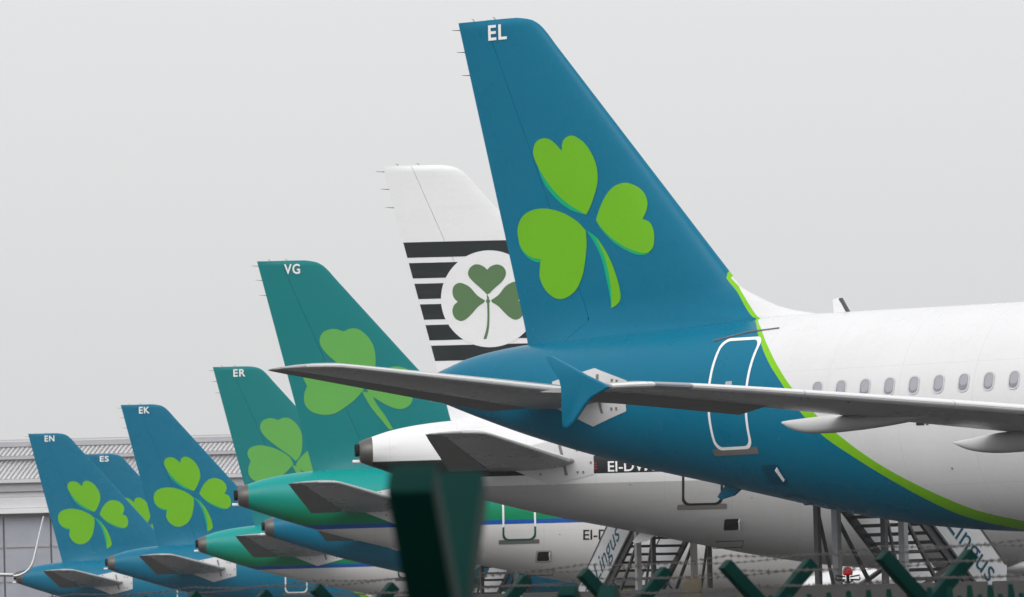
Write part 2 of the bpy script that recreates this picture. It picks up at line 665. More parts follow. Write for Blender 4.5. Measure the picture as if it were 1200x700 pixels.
def make_rudder():
    zs = [5.655, 5.7, 5.76, 5.8] + frange(5.85, 6.1, 3) + frange(6.3, 11.5, 18) + [11.6, 11.65, 11.69, 11.72, 11.745, 11.757]
    def a(z):
        return (fin_hinge(z) if z > 6.04 else 33.72 + (6.04 - z) * 1.5) + .008
    return fin_surface(lambda z: min(a(z), fin_te(z) - .27), lambda z: fin_te(z) - .001, zs, 12, 'rudder')

# wing-like lofts. stations: (y, LE, TE, zLE, zTE, thickness ratio)
def wing_sec(y, le, te, zl, zt, t, xa, xb, side, n=14, off=0.0):
    up, dn = [], []
    c = te - le
    for i in range(n + 1):
        f = i / n
        x = xa + (xb - xa) * (1 - math.cos(f * math.pi / 2) if xa < .02 else f)
        s = le + c * x
        z = zl + (zt - zl) * x
        h = t * c * naca(x) + .003 + off
        up.append(P(s, side * y, z + h * 1.05)); dn.append(P(s, side * y, z - h * .95))
    return up + dn[::-1]
def interp_st(sts, y):
    for a, b in zip(sts, sts[1:]):
        if y <= b[0]:
            k = (y - a[0]) / (b[0] - a[0])
            return tuple(p + (q - p) * k for p, q in zip(a, b))
    return sts[-1]
STAB = [(.45, 32.03, 35.33, 4.50, 4.42, .1), (1.0, 32.34, 35.44, 4.565, 4.49, .1), (5.55, 34.84, 36.33, 5.125, 5.08, .1), (5.85, 35.02, 36.38, 5.16, 5.115, .1),
        (6.02, 35.25, 36.41, 5.175, 5.135, .09), (6.14, 35.6, 36.44, 5.18, 5.145, .08), (6.21, 36.05, 36.46, 5.165, 5.15, .06)]
def make_stab(side):
    mb = MB()
    mb.loft([wing_sec(*q, 0, .695, side) for q in STAB])
    return mb.mesh('stab', sharp=35)
def make_elev(side):
    mb = MB()
    secs = []
    for q in [interp_st(STAB, 1.08)] + list(STAB[2:]):
        y, le, te, zl, zt, t = q
        d = .09 * (te - le) / 3.1
        hx = .705
        zh = zl + (zt - zl) * hx
        # hinge stays, trailing edge droops a little
        up, dn = [], []
        for i in range(9):
            x = hx + (1 - hx) * i / 8
            s = le + (te - le) * x
            z = zh + (zt - zh - d) * (x - hx) / (1 - hx)
            h = t * (te - le) * naca(x) + .003
            up.append(P(s, side * y, z + h)); dn.append(P(s, side * y, z - h))
        secs.append(up + dn[::-1])
    mb.loft(secs)
    return mb.mesh('elevator', sharp=35)
def wle(y):
    return 20.5 - (17.05 - y) * .51
def wte(y):
    return 21.9 - (17.05 - y) * .268 if y > 6.4 else 19.046 + (y - 6.4) * .02
wz = lin([(0.5, 2.75), (1.9, 2.86), (6.4, 3.24), (10.38, 3.55), (11.17, 3.62), (13.56, 3.81), (15.25, 3.94), (16.4, 4.0), (17.05, 3.97)])
def wst(y):
    z = wz(y)
    return (y, wle(y), wte(y), z + .03, z - .0, .12 if y < 6.4 else .085)
def make_wing(side):
    ys = [(1.2, 1), (1.9, 1), (4, 1), (6.4, 1), (8, 1), (10, 1), (13.08, 1), (13.1, .75), (14, .75), (15.4, .75), (16.38, .75), (16.4, 1), (16.8, 1), (17.0, 1)]
    mb = MB()
    mb.loft([wing_sec(*wst(y), 0, xb, side, 16) for y, xb in ys])
    return mb.mesh('wing', sharp=35)
def make_aileron(side):
    mb = MB()
    secs = []
    for y in (13.13, 14, 15.4, 16.35):
        y_, le, te, zl, zt, t = wst(y)
        zh = zl + (zt - zl) * .76
        up, dn = [], []
        for i in range(7):
            x = .76 + .24 * i / 6
            s = le + (te - le) * x
            z = zh - (.17) * (x - .76) / .24
            h = t * (te - le) * naca(x) + .004
            up.append(P(s, side * y, z + h)); dn.append(P(s, side * y, z - h))
        secs.append(up + dn[::-1])
    mb.loft(secs)
    return mb.mesh('aileron', sharp=35)
def make_slat(side, y0, y1):
    mb = MB()
    mb.loft([wing_sec(*wst(y), 0, .045, side, 8, .005) for y in (y0, (y0 + y1) / 2, y1)])
    return mb.mesh('slat', sharp=45)
FENCE = [(20.46, 3.99), (20.62, 4.07), (20.9, 4.19), (21.2, 4.335), (21.62, 4.53), (21.73, 4.52), (21.60, 4.34), (21.47, 4.17), (21.43, 4.02), (21.425, 3.7), (21.42, 3.40),
         (21.33, 3.385), (21.2, 3.45), (21.08, 3.58), (20.95, 3.73), (20.8, 3.85), (20.62, 3.92)]
def make_fence(side):
    mb = MB()
    cx, cz = 21.2, 3.97
    def fs(o, k):
        return lambda p: P(cx + (p[0] - cx) * k, side * (17.05 + o), cz + (p[1] - cz) * k)
    base = [[fs(o, k)(p) for p in FENCE] for o, k in ((-.035, .93), (-.015, 1), (.015, 1), (.035, .93))]
    mb.loft(base)
    return mb.mesh('wingtip_fence', sharp=30)
def make_sharklet(side):
    mb = MB()
    secs = []
    for a in frange(0, 1, 12):
        # centre line: 0..0.35 blend, then nearly upright blade
        if a < .4:
            t = a / .4 * R(78)
            r = .75
            y = 17.0 + r * math.sin(t); z = 3.95 + r * (1 - math.cos(t)); ang = t
        else:
            L_ = (a - .4) / .6 * 1.75
            y = 17.0 + .75 * math.sin(R(78)) + L_ * math.cos(R(78)); z = 3.95 + .75 * (1 - math.cos(R(78))) + L_ * math.sin(R(78)); ang = R(78)
        le = 20.5 + a * 1.75
        c = 1.4 - .85 * a
        up, dn = [], []
        for i in range(9):
            x = 1 - math.cos(i / 8 * math.pi / 2)
            h = .065 * c * naca(x) + .004
            up.append(P(le + c * x, side * (y - math.sin(ang) * h), z + math.cos(ang) * h))
            dn.append(P(le + c * x, side * (y + math.sin(ang) * h), z - math.cos(ang) * h))
        secs.append(up + dn[::-1])
    mb.loft(secs)
    return mb.mesh('sharklet', sharp=35)
CANOE = {0: (11.0, [(17.7, 3.62, 3.58), (18.2, 3.6, 3.55), (18.7, 3.6, 3.485), (19.4, 3.6, 3.4), (20.1, 3.6, 3.345), (20.6, 3.615, 3.325), (20.9, 3.6, 3.33), (21.15, 3.585, 3.36), (21.35, 3.572, 3.42),
                    (21.47, 3.563, 3.48), (21.5, 3.555, 3.51)]),
         1: (7.9, [(16.4, 3.35, 3.31), (17.0, 3.34, 3.2), (17.6, 3.34, 3.1), (18.2, 3.34, 3.03), (18.8, 3.34, 2.985), (19.3, 3.32, 2.975), (19.7, 3.275, 3.0), (19.95, 3.24, 3.045), (20.12, 3.22, 3.1),
                   (20.22, 3.21, 3.14), (20.25, 3.2, 3.165)])}
def make_canoe(side, i):
    """flap track fairing, tail aft"""
    y, tab = CANOE[i]
    ft, fb = pchip([(a, b) for a, b, c in tab]), pchip([(a, c) for a, b, c in tab])
    s0, s1 = tab[0][0], tab[-1][0]
    secs = []
    for k in frange(0, 1, 30):
        s = s0 + (s1 - s0) * k
        t, b = ft(s), fb(s)
        w = .05 + .14 * math.sin(min(k * 1.3, 1) * math.pi / 2) * (1 if k < .6 else 1 - .75 * ((k - .6) / .4) ** 1.6)
        q = []
        for j in range(20):
            a = 2 * math.pi * j / 20
            cz_, sz_ = math.cos(a), math.sin(a)
            q.append(P(s, side * y + w * math.copysign(abs(sz_) ** .8, sz_), (t + b) / 2 + (t - b) / 2 * math.copysign(abs(cz_) ** .85, cz_)))
        secs.append(q)
    mb = MB()
    mb.loft(secs)
    return mb.mesh('canoe', sharp=50)
def lathe(prof, axis_y, axis_z, n=32):
    """prof: (station, radius) list; axis along the fuselage direction"""
    secs = []
    for s, r in prof:
        secs.append([P(s, axis_y + r * math.sin(2 * math.pi * k / n), axis_z + r * math.cos(2 * math.pi * k / n)) for k in range(n)])
    mb = MB()
    mb.loft(secs)
    return mb.mesh('lathe', sharp=40)
def wheel(s, y, z, r, w):
    mb = MB()
    secs = []
    for dy, rr in ((-w / 2, r * .6), (-w / 2, r * .9), (-w * .35, r), (w * .35, r), (w / 2, r * .9), (w / 2, r * .6)):
        secs.append([P(s + rr * math.sin(2 * math.pi * k / 24), y + dy, z + rr * math.cos(2 * math.pi * k / 24)) for k in range(24)])
    mb.loft(secs)
    return mb.mesh('wheel')
def hub(s, y, z, r, w):
    mb = MB()
    mb.loft([[P(s + rr * math.sin(2 * math.pi * k / 16), y + dy, z + rr * math.cos(2 * math.pi * k / 16)) for k in range(16)]
             for dy, rr in ((-w / 2 - .01, r * .35), (-w / 2 + .01, r * .58), (w / 2 - .01, r * .58), (w / 2 + .01, r * .35))])
    return mb.mesh('rim')

ME = {}
def cache(key, fn, *a):
    if key not in ME:
        ME[key] = fn(*a)
    return ME[key]

# emblem outlines, (station, height)
SHAM_A = outline([(33.72, 7.98), (34.14, 8.2), (34.5, 8.48), (34.81, 8.85), (34.96, 9.12), (34.97, 9.27), (34.9, 9.4), (34.73, 9.46), (34.56, 9.43), (34.4, 9.32), (34.28, 9.2)],
                 [(34.27, 9.21), (34.25, 9.36), (34.14, 9.45), (33.99, 9.46), (33.77, 9.34), (33.6, 9.15), (33.47, 8.91), (33.43, 8.68), (33.45, 8.5), (33.54, 8.27), (33.63, 8.1), (33.72, 7.98)], k=4)
SHAM_B = outline([(33.49, 7.87), (33.39, 8.09), (33.26, 8.29), (33.1, 8.44), (32.92, 8.51), (32.74, 8.51), (32.52, 8.42), (32.38, 8.29), (32.31, 8.13), (32.33, 7.97), (32.41, 7.83)],
                 [(32.41, 7.83), (32.25, 7.76), (32.16, 7.61), (32.14, 7.43), (32.17, 7.29), (32.27, 7.21), (32.41, 7.2), (32.63, 7.26), (32.92, 7.39), (33.21, 7.58), (33.38, 7.74), (33.49, 7.87)], k=4)
SHAM_C = outline([(33.74, 7.69), (33.93, 7.86), (34.22, 8.02), (34.52, 8.12), (34.81, 8.16), (35.07, 8.14), (35.3, 8.05), (35.43, 7.88), (35.45, 7.7), (35.39, 7.49), (35.25, 7.34), (35.07, 7.25), (34.89, 7.23)],
                 [(34.89, 7.22), (34.92, 7.06), (34.93, 6.88), (34.82, 6.67), (34.64, 6.52), (34.46, 6.46), (34.24, 6.49), (34.01, 6.63), (33.85, 6.88), (33.77, 7.17), (33.73, 7.43), (33.74, 7.69)], k=4)
STEM_FULL = outline([(33.74, 7.7), (33.5, 7.56), (33.32, 7.35), (33.15, 7.08), (33.01, 6.75), (32.95, 6.49), (32.97, 6.36), (33.07, 6.27), (33.19, 6.23)],
                    [(33.19, 6.23), (33.21, 6.44), (33.28, 6.79), (33.38, 7.15), (33.54, 7.45), (33.74, 7.7)], k=4)
STEM_FACE = outline([(33.5, 7.56), (33.32, 7.35), (33.15, 7.08), (33.01, 6.75), (32.95, 6.49), (32.97, 6.36), (33.07, 6.27), (33.18, 6.23)],
                    [(33.18, 6.23), (33.17, 6.53), (33.21, 6.85), (33.3, 7.18), (33.43, 7.43), (33.5, 7.56)], k=4)
EDGE_A = outline([(33.72, 7.98), (34.07, 8.08), (34.40, 8.28), (34.71, 8.59), (34.88, 8.93)], [(34.88, 8.93), (34.6, 8.75), (34.2, 8.35), (33.72, 7.98)], k=4)
EDGE_B = outline([(33.49, 7.87), (33.38, 7.70), (33.06, 7.42), (32.67, 7.22), (32.41, 7.165), (32.24, 7.2)], [(32.24, 7.2), (32.6, 7.35), (33.1, 7.6), (33.49, 7.87)], k=4)
EDGE_C = outline([(35.45, 7.68), (35.4, 7.46), (35.22, 7.27), (35.02, 7.18), (34.9, 7.17)], [(34.9, 7.17), (34.95, 7.35), (35.2, 7.5), (35.45, 7.68)], k=4)
OLD_T = outline([(33.7, 8.08), (33.94, 8.31), (34.38, 8.64), (34.75, 8.95), (34.97, 9.22), (35.02, 9.46), (34.9, 9.67), (34.6, 9.75), (34.32, 9.66)],
                [(34.31, 9.67), (34.14, 9.745), (33.9, 9.73), (33.64, 9.52), (33.46, 9.2), (33.42, 8.82), (33.46, 8.46), (33.57, 8.2), (33.7, 8.08)], k=4)
OLD_L = outline([(33.78, 7.97), (33.95, 8.26), (34.38, 8.54), (34.82, 8.69), (35.18, 8.71), (35.45, 8.6), (35.53, 8.38), (35.41, 8.12)],
                [(35.41, 8.11), (35.5, 7.89), (35.49, 7.6), (35.3, 7.37), (34.97, 7.27), (34.64, 7.3), (34.32, 7.48), (34.05, 7.68), (33.78, 7.97)], k=4)
OLD_R = outline([(33.70, 7.95), (33.5, 7.74), (33.1, 7.49), (32.78, 7.38), (32.53, 7.44), (32.4, 7.58), (32.38, 7.76), (32.45, 7.93)],
                [(32.45, 7.93), (32.33, 8.1), (32.35, 8.35), (32.55, 8.56), (32.9, 8.62), (33.2, 8.48), (33.5, 8.22), (33.70, 7.95)], k=4)
OLD_S = outline([(33.84, 7.92), (33.59, 7.46), (33.27, 7.05), (33.08, 6.8)], [(33.08, 6.8), (32.96, 6.8)], [(32.96, 6.8), (33.19, 7.21), (33.42, 7.54), (33.62, 7.95)], k=4)
RET_T = outline([(34.37, 8.64), (34.53, 8.8), (34.73, 8.99), (34.81, 9.13), (34.77, 9.27), (34.67, 9.35), (34.56, 9.36), (34.44, 9.31), (34.35, 9.23)],
                [(34.35, 9.23), (34.26, 9.31), (34.11, 9.35), (33.98, 9.3), (33.91, 9.19), (33.92, 9.07), (34.01, 8.93), (34.2, 8.77), (34.33, 8.64)], k=4)
RET_L = outline([(34.42, 8.5), (34.6, 8.62), (34.76, 8.81), (34.9, 8.9), (35.03, 8.93), (35.15, 8.86), (35.19, 8.72), (35.16, 8.58), (35.07, 8.48)],
                [(35.07, 8.48), (35.16, 8.4), (35.2, 8.26), (35.15, 8.1), (35.01, 8.02), (34.87, 8.07), (34.73, 8.2), (34.58, 8.36), (34.42, 8.46)], k=4)
RET_R = [(68.70 - a, b) for a, b in RET_L][::-1]
RET_S = outline([(34.375, 8.66), (34.375, 8.13), (34.4, 7.85), (34.48, 7.58)], [(34.48, 7.58), (34.41, 7.58)], [(34.41, 7.58), (34.35, 7.8), (34.325, 8.13), (34.325, 8.66)], k=4)
RET_J = [(34.35 + .05 * math.cos(a), 8.48 + .05 * math.sin(a)) for a in frange(0, 2 * math.pi * 11 / 12, 11)]

def on_fin(side, off):
    return lambda s, z: P(s, side * (fin_y(s, z) + off), z)
def decal(key, poly, side, off, mat, name, parent, step=.14):
    me = cache((key, side), lambda: skin_patch(name, poly, on_fin(side, off), step))
    return link(name, me, mat, parent)

def aircraft(kind, pos, th, label, code=None, reg=None, tip='fence', full=True, group=None, windows=False):
    """kind: new (teal / white), green, retro"""
    c, s_ = math.cos(th), math.sin(th)
    root = empty('airliner', (pos[0] + c * 17, pos[1] + s_ * 17, 0), th)
    tag(root, label, 'airplane', 'airliners parked nose to the right' if group is None else group)
    skin = {'new': 'new', 'green': 'green', 'retro': 'retro'}[kind]
    finm = {'new': 'new', 'green': 'jade', 'retro': 'white'}[kind]
    fus = link('fuselage', cache('fuselage', make_fuselage), skin, root)
    fin = link('tail_fin', cache('fin', make_fin), finm, root)
    rud = link('rudder', cache('rudder', make_rudder), finm, fin)
    # static wicks on the rudder and the tip cap
    for z in (11.62, 11.2, 10.76):
        te = fin_te(z)
        link('static_wick', cache(('wick', z), lambda: MB().tube([P(te - .05, 0, z), P(te + .04, 0, z), P(te + .19, 0, z + .01)], .011, 5, .004).mesh('static_wick')), 'matt_black', fin)
    for s in (36.4, 35.9):
        link('static_wick', cache(('wickt', s), lambda: MB().tube([P(s, 0, 11.74), P(s + .01, 0, 11.79), P(s + .06, 0, 11.81)], .009, 5, .004).mesh('static_wick')), 'matt_black', fin)
    # emblems on both sides of the fin
    for sd in (-1, 1):
        if kind == 'new':
            if 1:
                for key, poly in (('EA', EDGE_A), ('EB', EDGE_B), ('EC', EDGE_C), ('ES', STEM_FULL)):
                    decal(key, poly, sd, .006, 'lime_edge', 'emblem_edge', fin)
                for key, poly in (('A', SHAM_A), ('B', SHAM_B), ('C', SHAM_C)):
                    decal(key, poly, sd, .011, 'lime', 'emblem_leaf', fin)
                decal('S', STEM_FACE, sd, .011, 'lime', 'emblem_stem', fin)
        elif kind == 'green':
            for key, poly in (('OT', OLD_T), ('OL', OLD_L), ('OR', OLD_R)):
                decal(key, poly, sd, .009, 'leaf_green', 'emblem_leaf', fin)
            decal('OS', OLD_S, sd, .012, 'leaf_green', 'emblem_stem', fin)
        else:
            for i in range(6):
                z1 = 9.925 - .4945 * i
                z0 = z1 - .367
                poly = [(fin_te(z1) - .005, z1), (fin_te(z0) - .005, z0), (fin_le(z0) + .1, z0), (fin_le(z1) + .1, z1)]
                decal(('RS', i), poly, sd, .005, 'black_band', 'tail_stripe', fin)
            circ = [(34.31 + 1.155 * math.cos(a), 8.535 + 1.155 * math.sin(a)) for a in frange(0, 2 * math.pi * 63 / 64, 63)]
            decal('RC', circ, sd, .009, 'white', 'emblem_disc', fin)
            for key, poly in (('RT', RET_T), ('RL', RET_L), ('RR', RET_R)):
                decal(key, poly, sd, .013, 'olive', 'emblem_leaf', fin)
            decal('RSt', RET_S, sd, .015, 'olive', 'emblem_stem', fin, .06)
            decal('RJ', RET_J, sd, .017, 'olive', 'emblem_stem', fin, .03)
        if code:
            k = .46 / text_w(code, .022)
            hgt = .285
            f = on_fin(sd, .018)
            if sd < 0:
                me = text_mesh('tail_code', code, lambda a, b: f(36.0 - a * k, 11.375 + b * hgt), .022)
            else:
                me = text_mesh('tail_code', code, lambda a, b: f(35.55 + a * k, 11.375 + b * hgt), .022)
            link('tail_code', me, 'mark_white', fin)
    # tail end
    ex = link('exhaust_cone', cache('exh', lambda: MB().loft([[P(s, w * math.sin(2 * math.pi * k / 40), (t + b) / 2 + (t - b) / 2 * math.cos(2 * math.pi * k / 40)) for k in range(40)]
              for s, t, b, w in [(37.2, top_(37.2) + .002, bot_(37.2) - .002, wid_(37.2) + .002), (37.35, top_(37.35), bot_(37.35), wid_(37.35)),
                                 (37.48, top_(37.48) - .01, bot_(37.48) + .01, wid_(37.48) - .01), (37.5, top_(37.5) - .04, bot_(37.5) + .04, wid_(37.5) - .03)]]).mesh('exh')), 'exhaust_grey', root)
    link('exhaust_pipe', cache('pipe', lambda: lathe([(37.45, .15), (37.6, .15), (37.6, .12), (37.5, .115)], 0, 5.0, 20)), 'matt_black', ex)
    link('tail_light', cache('tlight', lambda: MB().tube([P(37.42, 0, 4.74), P(37.58, 0, 4.73), P(37.66, 0, 4.735)], .045, 8, .04).mesh('tlight')), 'lamp_white', root)
    for sd in (-1, 1):
        st = link('tailplane', cache(('stab', sd), make_stab, sd), 'wing_grey', root)
        link('leading_edge', cache(('sle', sd), lambda: MB().loft([wing_sec(*q, 0, .014, sd, 8, .003) for q in [interp_st(STAB, 1.5)] + list(STAB[2:-1])]).mesh('sle', sharp=45)), 'slat_metal', st)
        link('elevator', cache(('elev', sd), make_elev, sd), 'wing_dark', st)
        hexa = [(32.05, 4.83), (32.95, 5.1), (34.0, 4.9), (34.0, 4.44), (33.02, 4.03), (32.05, 4.27)]
        pl = link('trim_plate', cache(('plate', sd), lambda: skin_patch('plate', hexa, on_skin(sd, .012), .12)), 'plate_grey', root)
        link('slot', cache(('slot', sd), lambda: skin_patch('slot', [(32.66, 4.26), (32.73, 4.26), (32.80, 4.62), (32.87, 4.98), (32.80, 4.98), (32.73, 4.62)], on_skin(sd, .017), .08)), 'sill_grey', pl)
        for s, z in ((32.3, 4.33), (32.43, 4.33), (32.3, 4.83), (32.43, 4.85), (32.12, 4.55), (33.3, 4.3), (33.45, 4.95)):
            x, y, zz = P(s, sd * (skin_y(s, z) + .016), z)
            link('bolt', cache('bolt', lambda: MB().box((-.02, -.012, -.025), (.02, .012, .025)).mesh('bolt', False)), 'sill_grey', pl, (x, y, zz))
    # wings
    for sd in (-1, 1):
        wg = link('wing', cache(('wing', sd), make_wing, sd), 'wing_grey', root)
        link('aileron', cache(('ail', sd), make_aileron, sd), 'wing_dark', wg)
        for i, (a, b) in enumerate(((2.6, 6.2), (6.25, 9.1), (9.12, 11.55), (11.57, 13.95), (13.97, 15.72), (15.74, 16.3), (16.32, 16.98))):
            link('slat', cache(('slat', sd, i), make_slat, sd, a, b), 'slat_metal' if i != 5 else 'lens_glass', wg)
        if tip == 'fence':
            link('wingtip_fence', cache(('fence', sd), make_fence, sd), 'teal', wg)
        else:
            link('winglet', cache(('shark', sd), make_sharklet, sd), 'white', wg)
        for i in (0, 1):
            link('flap_track_fairing', cache(('canoe', sd, i), make_canoe, sd, i), 'fairing_grey', wg)
        en = link('engine', cache(('eng', sd), lambda: lathe([(10.1, .86), (10.15, .98), (10.5, 1.1), (11.5, 1.17), (12.8, 1.1), (13.6, .92), (13.62, .6), (14.4, .42)], sd * 5.75, 1.95, 40)), 'white', root)
        link('fan', cache(('fan', sd), lambda: lathe([(10.05, .04), (10.08, .3), (10.09, .84), (10.13, .85)], sd * 5.75, 1.95, 32)), 'exhaust_grey', en)
        link('pylon', cache(('pyl', sd), lambda: MB().loft([[P(s, sd * 5.75 + dy * w, z) for dy, z in ((-1, z0), (1, z0), (1, z1), (-1, z1))]
             for s, w, z0, z1 in ((11.2, .05, 2.9, 3.1), (12.6, .18, 2.5, 3.2), (14.6, .18, 2.3, 3.2), (16.2, .04, 2.9, 3.15))]).mesh('pyl')), 'white', en)
        lg = link('main_gear', cache(('gear', sd), lambda: MB().tube([P(17.7, sd * 3.8, .55), P(17.7, sd * 3.8, 3.0)], .12, 12).tube([P(17.7, sd * 3.8, 1.5), P(17.7, sd * 2.2, 2.4)], .07, 8).tube([P(17.7, sd * 3.3, .58), P(17.7, sd * 4.3, .58)], .07, 8).mesh('gear')), 'gear_metal', root)
        for dy in (-.46, .46):
            w_ = link('wheel', cache(('wheel', sd, dy), wheel, 17.7, sd * 3.8 + dy, .58, .58, .42), 'rubber', lg)
            link('rim', cache(('rim', sd, dy), hub, 17.7, sd * 3.8 + dy, .58, .58, .42), 'gear_metal', lg)
    ng = link('nose_gear', cache('ngear', lambda: MB().tube([P(5.1, 0, .4), P(5.1, 0, 2.0)], .09, 12).tube([P(5.1, -.3, .39), P(5.1, .3, .39)], .05, 8).mesh('ngear')), 'gear_metal', root)
    for dy in (-.25, .25):
        link('wheel', cache(('nwheel', dy), wheel, 5.1, dy, .39, .39, .22), 'rubber', ng)
        link('rim', cache(('nrim', dy), hub, 5.1, dy, .39, .39, .22), 'gear_metal', ng)
    bf = [(10.2, .3, 1.72, 1.9), (11.2, 1.5, 1.5, 2.3), (13, 2.1, 1.36, 2.9), (17, 2.2, 1.33, 3.1), (19.5, 2.1, 1.4, 2.9), (21.2, 1.5, 1.6, 2.4), (22.3, .3, 1.75, 1.9)]
    link('belly_fairing', cache('belly', lambda: MB().loft([[P(s, w * math.sin(2 * math.pi * k / 32), (a + b) / 2 + (b - a) / 2 * math.cos(2 * math.pi * k / 32)) for k in range(32)] for s, w, a, b in bf]).mesh('belly')), 'white', root)
    # rear doors with outline, sill plate and handle
    omat = {'new': 'mark_white', 'green': 'mark_white', 'retro': 'mark_black'}[kind]
    for sd in (-1, 1):
        dr = link('door', cache(('door', sd), lambda: add_band(skin_patch('door', rrect(29.085, 29.935, 3.525, 5.445, .14), on_skin(sd, .006), .11))), skin, root)
        out = dense(rrect(29.03, 29.99, 3.47, 5.5, .17), .1)
        inn = [(29.51 + (a - 29.51) * .885, 4.485 + (b - 4.485) * .947) for a, b in out]
        link('door_outline', cache(('doorline', sd), lambda: skin_ring('door_outline', out, inn, on_skin(sd, .011))), omat, dr)
        if kind == 'green':
            lo = [(a, b) for a, b in out]
            def low():
                me = skin_ring('door_outline', out, inn, on_skin(sd, .014))
                bm = bmesh.new(); bm.from_mesh(me)
                bmesh.ops.delete(bm, geom=[v for v in bm.verts if v.co.z > 3.97], context='VERTS')
                bm.to_mesh(me); bm.free()
                return me
            link('door_outline', cache(('doorlow', sd), low), 'mark_green', dr)
        link('sill_plate', cache(('sill', sd), lambda: skin_patch('sill', rrect(28.93, 30.09, 3.375, 3.5, .03) , on_skin(sd, .009), .1)), 'sill_grey', dr)
        link('handle', cache(('handle', sd), lambda: skin_patch('handle', rrect(29.42, 29.58, 4.62, 4.7, .02), on_skin(sd, .012), .05)), 'stair_light', dr)
        link('rain_gutter', cache(('gut', sd), lambda: MB().tube([on_skin(sd, .012)(30.2, 5.47), on_skin(sd, .014)(29.5, 5.6), on_skin(sd, .012)(28.85, 5.64)], .018, 6).mesh('gut')), 'sill_grey', root)
        # service hatch with its flap, panel outline
        hx = link('service_hatch', cache(('hatch', sd), lambda: skin_patch('hatch', rrect(28.63, 28.97, 2.87, 3.13, .04), on_skin(sd, .008), .07)), 'matt_black' if kind != 'new' else 'mark_teal', root)  # on non-teal kinds, black colour stands in for shade inside the open hatch
        link('hatch_rim', cache(('hrim', sd), lambda: skin_ring('hrim', dense(rrect(28.57, 29.02, 2.82, 3.17, .05), .05), [(28.8 + (a - 28.8) * .82, 3.0 + (b - 3.0) * .82) for a, b in dense(rrect(28.57, 29.02, 2.82, 3.17, .05), .05)], on_skin(sd, .012))), {'new': 'mark_teal', 'green': 'stair_light', 'retro': 'stair_light'}[kind], hx)
        def flap():
            f0, f1 = on_skin(sd, .012), on_skin(sd, .08)
            v = [f0(28.63, 3.12), f0(28.6, 2.9), f1(28.62, 2.86), f1(28.66, 3.06)]
            v += [(a + .012, b, c_) for a, b, c_ in v]
            return mk('flap', v, [(0, 1, 2, 3), (7, 6, 5, 4), (0, 4, 5, 1), (1, 5, 6, 2), (2, 6, 7, 3), (3, 7, 4, 0)], False)
        link('hatch_flap', cache(('flap', sd), flap), 'white', hx)
        pr = dense(rrect(28.46, 29.1, 2.46, 2.63, .03), .06)
        link('panel_joint', cache(('pj', sd), lambda: skin_ring('pj', pr, [(28.78 + (a - 28.78) * .93, 2.545 + (b - 2.545) * .72) for a, b in pr], on_skin(sd, .008))), 'sill_grey' if kind != 'new' else 'mark_teal', root)
        if reg:
            if kind == 'retro':
                s0, z0, hh, m_ = 31.72, 4.325, .25, 'mark_white'
            elif kind == 'green':
                s0, z0, hh, m_ = 27.68, 3.45, .29, 'mark_black'
            else:
                s0, z0, hh, m_ = 25.2, 3.735, .30, 'mark_black'
            f = on_skin(sd, .008)
            w = text_w(reg, .012)
            if sd < 0:
                me = text_mesh('registration', reg, lambda a, b: f(s0 - a * hh * 1.02, z0 + b * hh), .012)
            else:
                me = text_mesh('registration', reg, lambda a, b: f(s0 - w * hh * 1.02 + a * hh * 1.02, z0 + b * hh), .012)
            link('registration', me, m_, fus)
        if kind == 'retro':
            # small red flag-like marks ahead of the registration
            f = on_skin(sd, .008)
            mks = MB()
            for a, b, w in ((32.05, 4.52, .12), (32.08, 4.455, .22), (32.05, 4.39, .14)):
                q = [f(a + w / 2, b), f(a - w / 2, b), f(a - w / 2, b + .028), f(a + w / 2, b + .028)]
                n = len(mks.v); mks.v += q; mks.f.append((n, n + 1, n + 2, n + 3))
            link('warning_mark', mk('warning_mark', mks.v, mks.f, False), 'mark_red', fus)
    for sd in (-1, 1):
        for i, (s, z, r_) in enumerate(((31.2, 4.0, .017), (28.35, 3.62, .016), (26.1, 2.75, .018), (24.6, 2.95, .02))):
            link('skin_port', cache(('port', sd, i), lambda: skin_patch('skin_port', [(s + r_ * math.cos(a), z + r_ * math.sin(a)) for a in frange(0, 2 * math.pi * 9 / 10, 9)], on_skin(sd, .007), .03)), 'sill_grey', fus)
    # drain mast below and blade aerial above
    def blade(pts, w):
        return lambda: bevelled(MB().prism(pts, lambda p: P(p[0], -w, p[1]), lambda p: P(p[0], w, p[1])).mesh('blade', False), .008)
    link('drain_mast', cache('drain', blade([(30.4, 2.87), (30.78, 2.95), (31.02, 2.68), (30.95, 2.63), (30.66, 2.69)], .035)), 'teal' if kind == 'new' else 'white', root)
    link('aerial', cache('aer', blade([(27.95, 5.85), (28.3, 5.85), (28.33, 6.15), (28.22, 6.17)], .02)), 'white', root)
    link('aerial', cache('aer2', blade([(27.93, 5.85), (28.0, 5.85), (28.19, 6.16), (28.13, 6.17)], .028)), 'stair_steel', root)
    if windows:
        wv = rrect(-.118, .118, -.17, .17, .1, 5)
        for i in range(34):
            s = 27.41 - .533 * i
            z = 4.447
            f0 = lambda off: (lambda a, b: (-a, -(skin_y(s, z + b) + off) + skin_y(s, z), b))
            key = ('win', round(skin_y(s, z), 3))
            o_ = dense(wv, .05)
            fr = link('window', cache(key, lambda: skin_ring('window', o_, [(a * .8, b * .85) for a, b in o_], f0(.014))), 'hangar_light', root, loc=(OX - s, -skin_y(s, z), z))
            pn = link('pane', cache(key + ('p',), lambda: skin_patch('pane', [(a * .82, b * .87) for a, b in wv], f0(.007), .06)), 'pane', fr)
            if i % 1 == 0:
                dz = random.choice((.0, .03, .05, .02))
                sh = link('blind', cache(key + ('b', dz), lambda: skin_patch('blind', rrect(-.085, .085, -.10 + dz, .138, .07, 4), f0(.010), .06)), 'blind', fr)
    return root
paint('blind', (0.36, 0.355, 0.39), .4, dirt=.03)

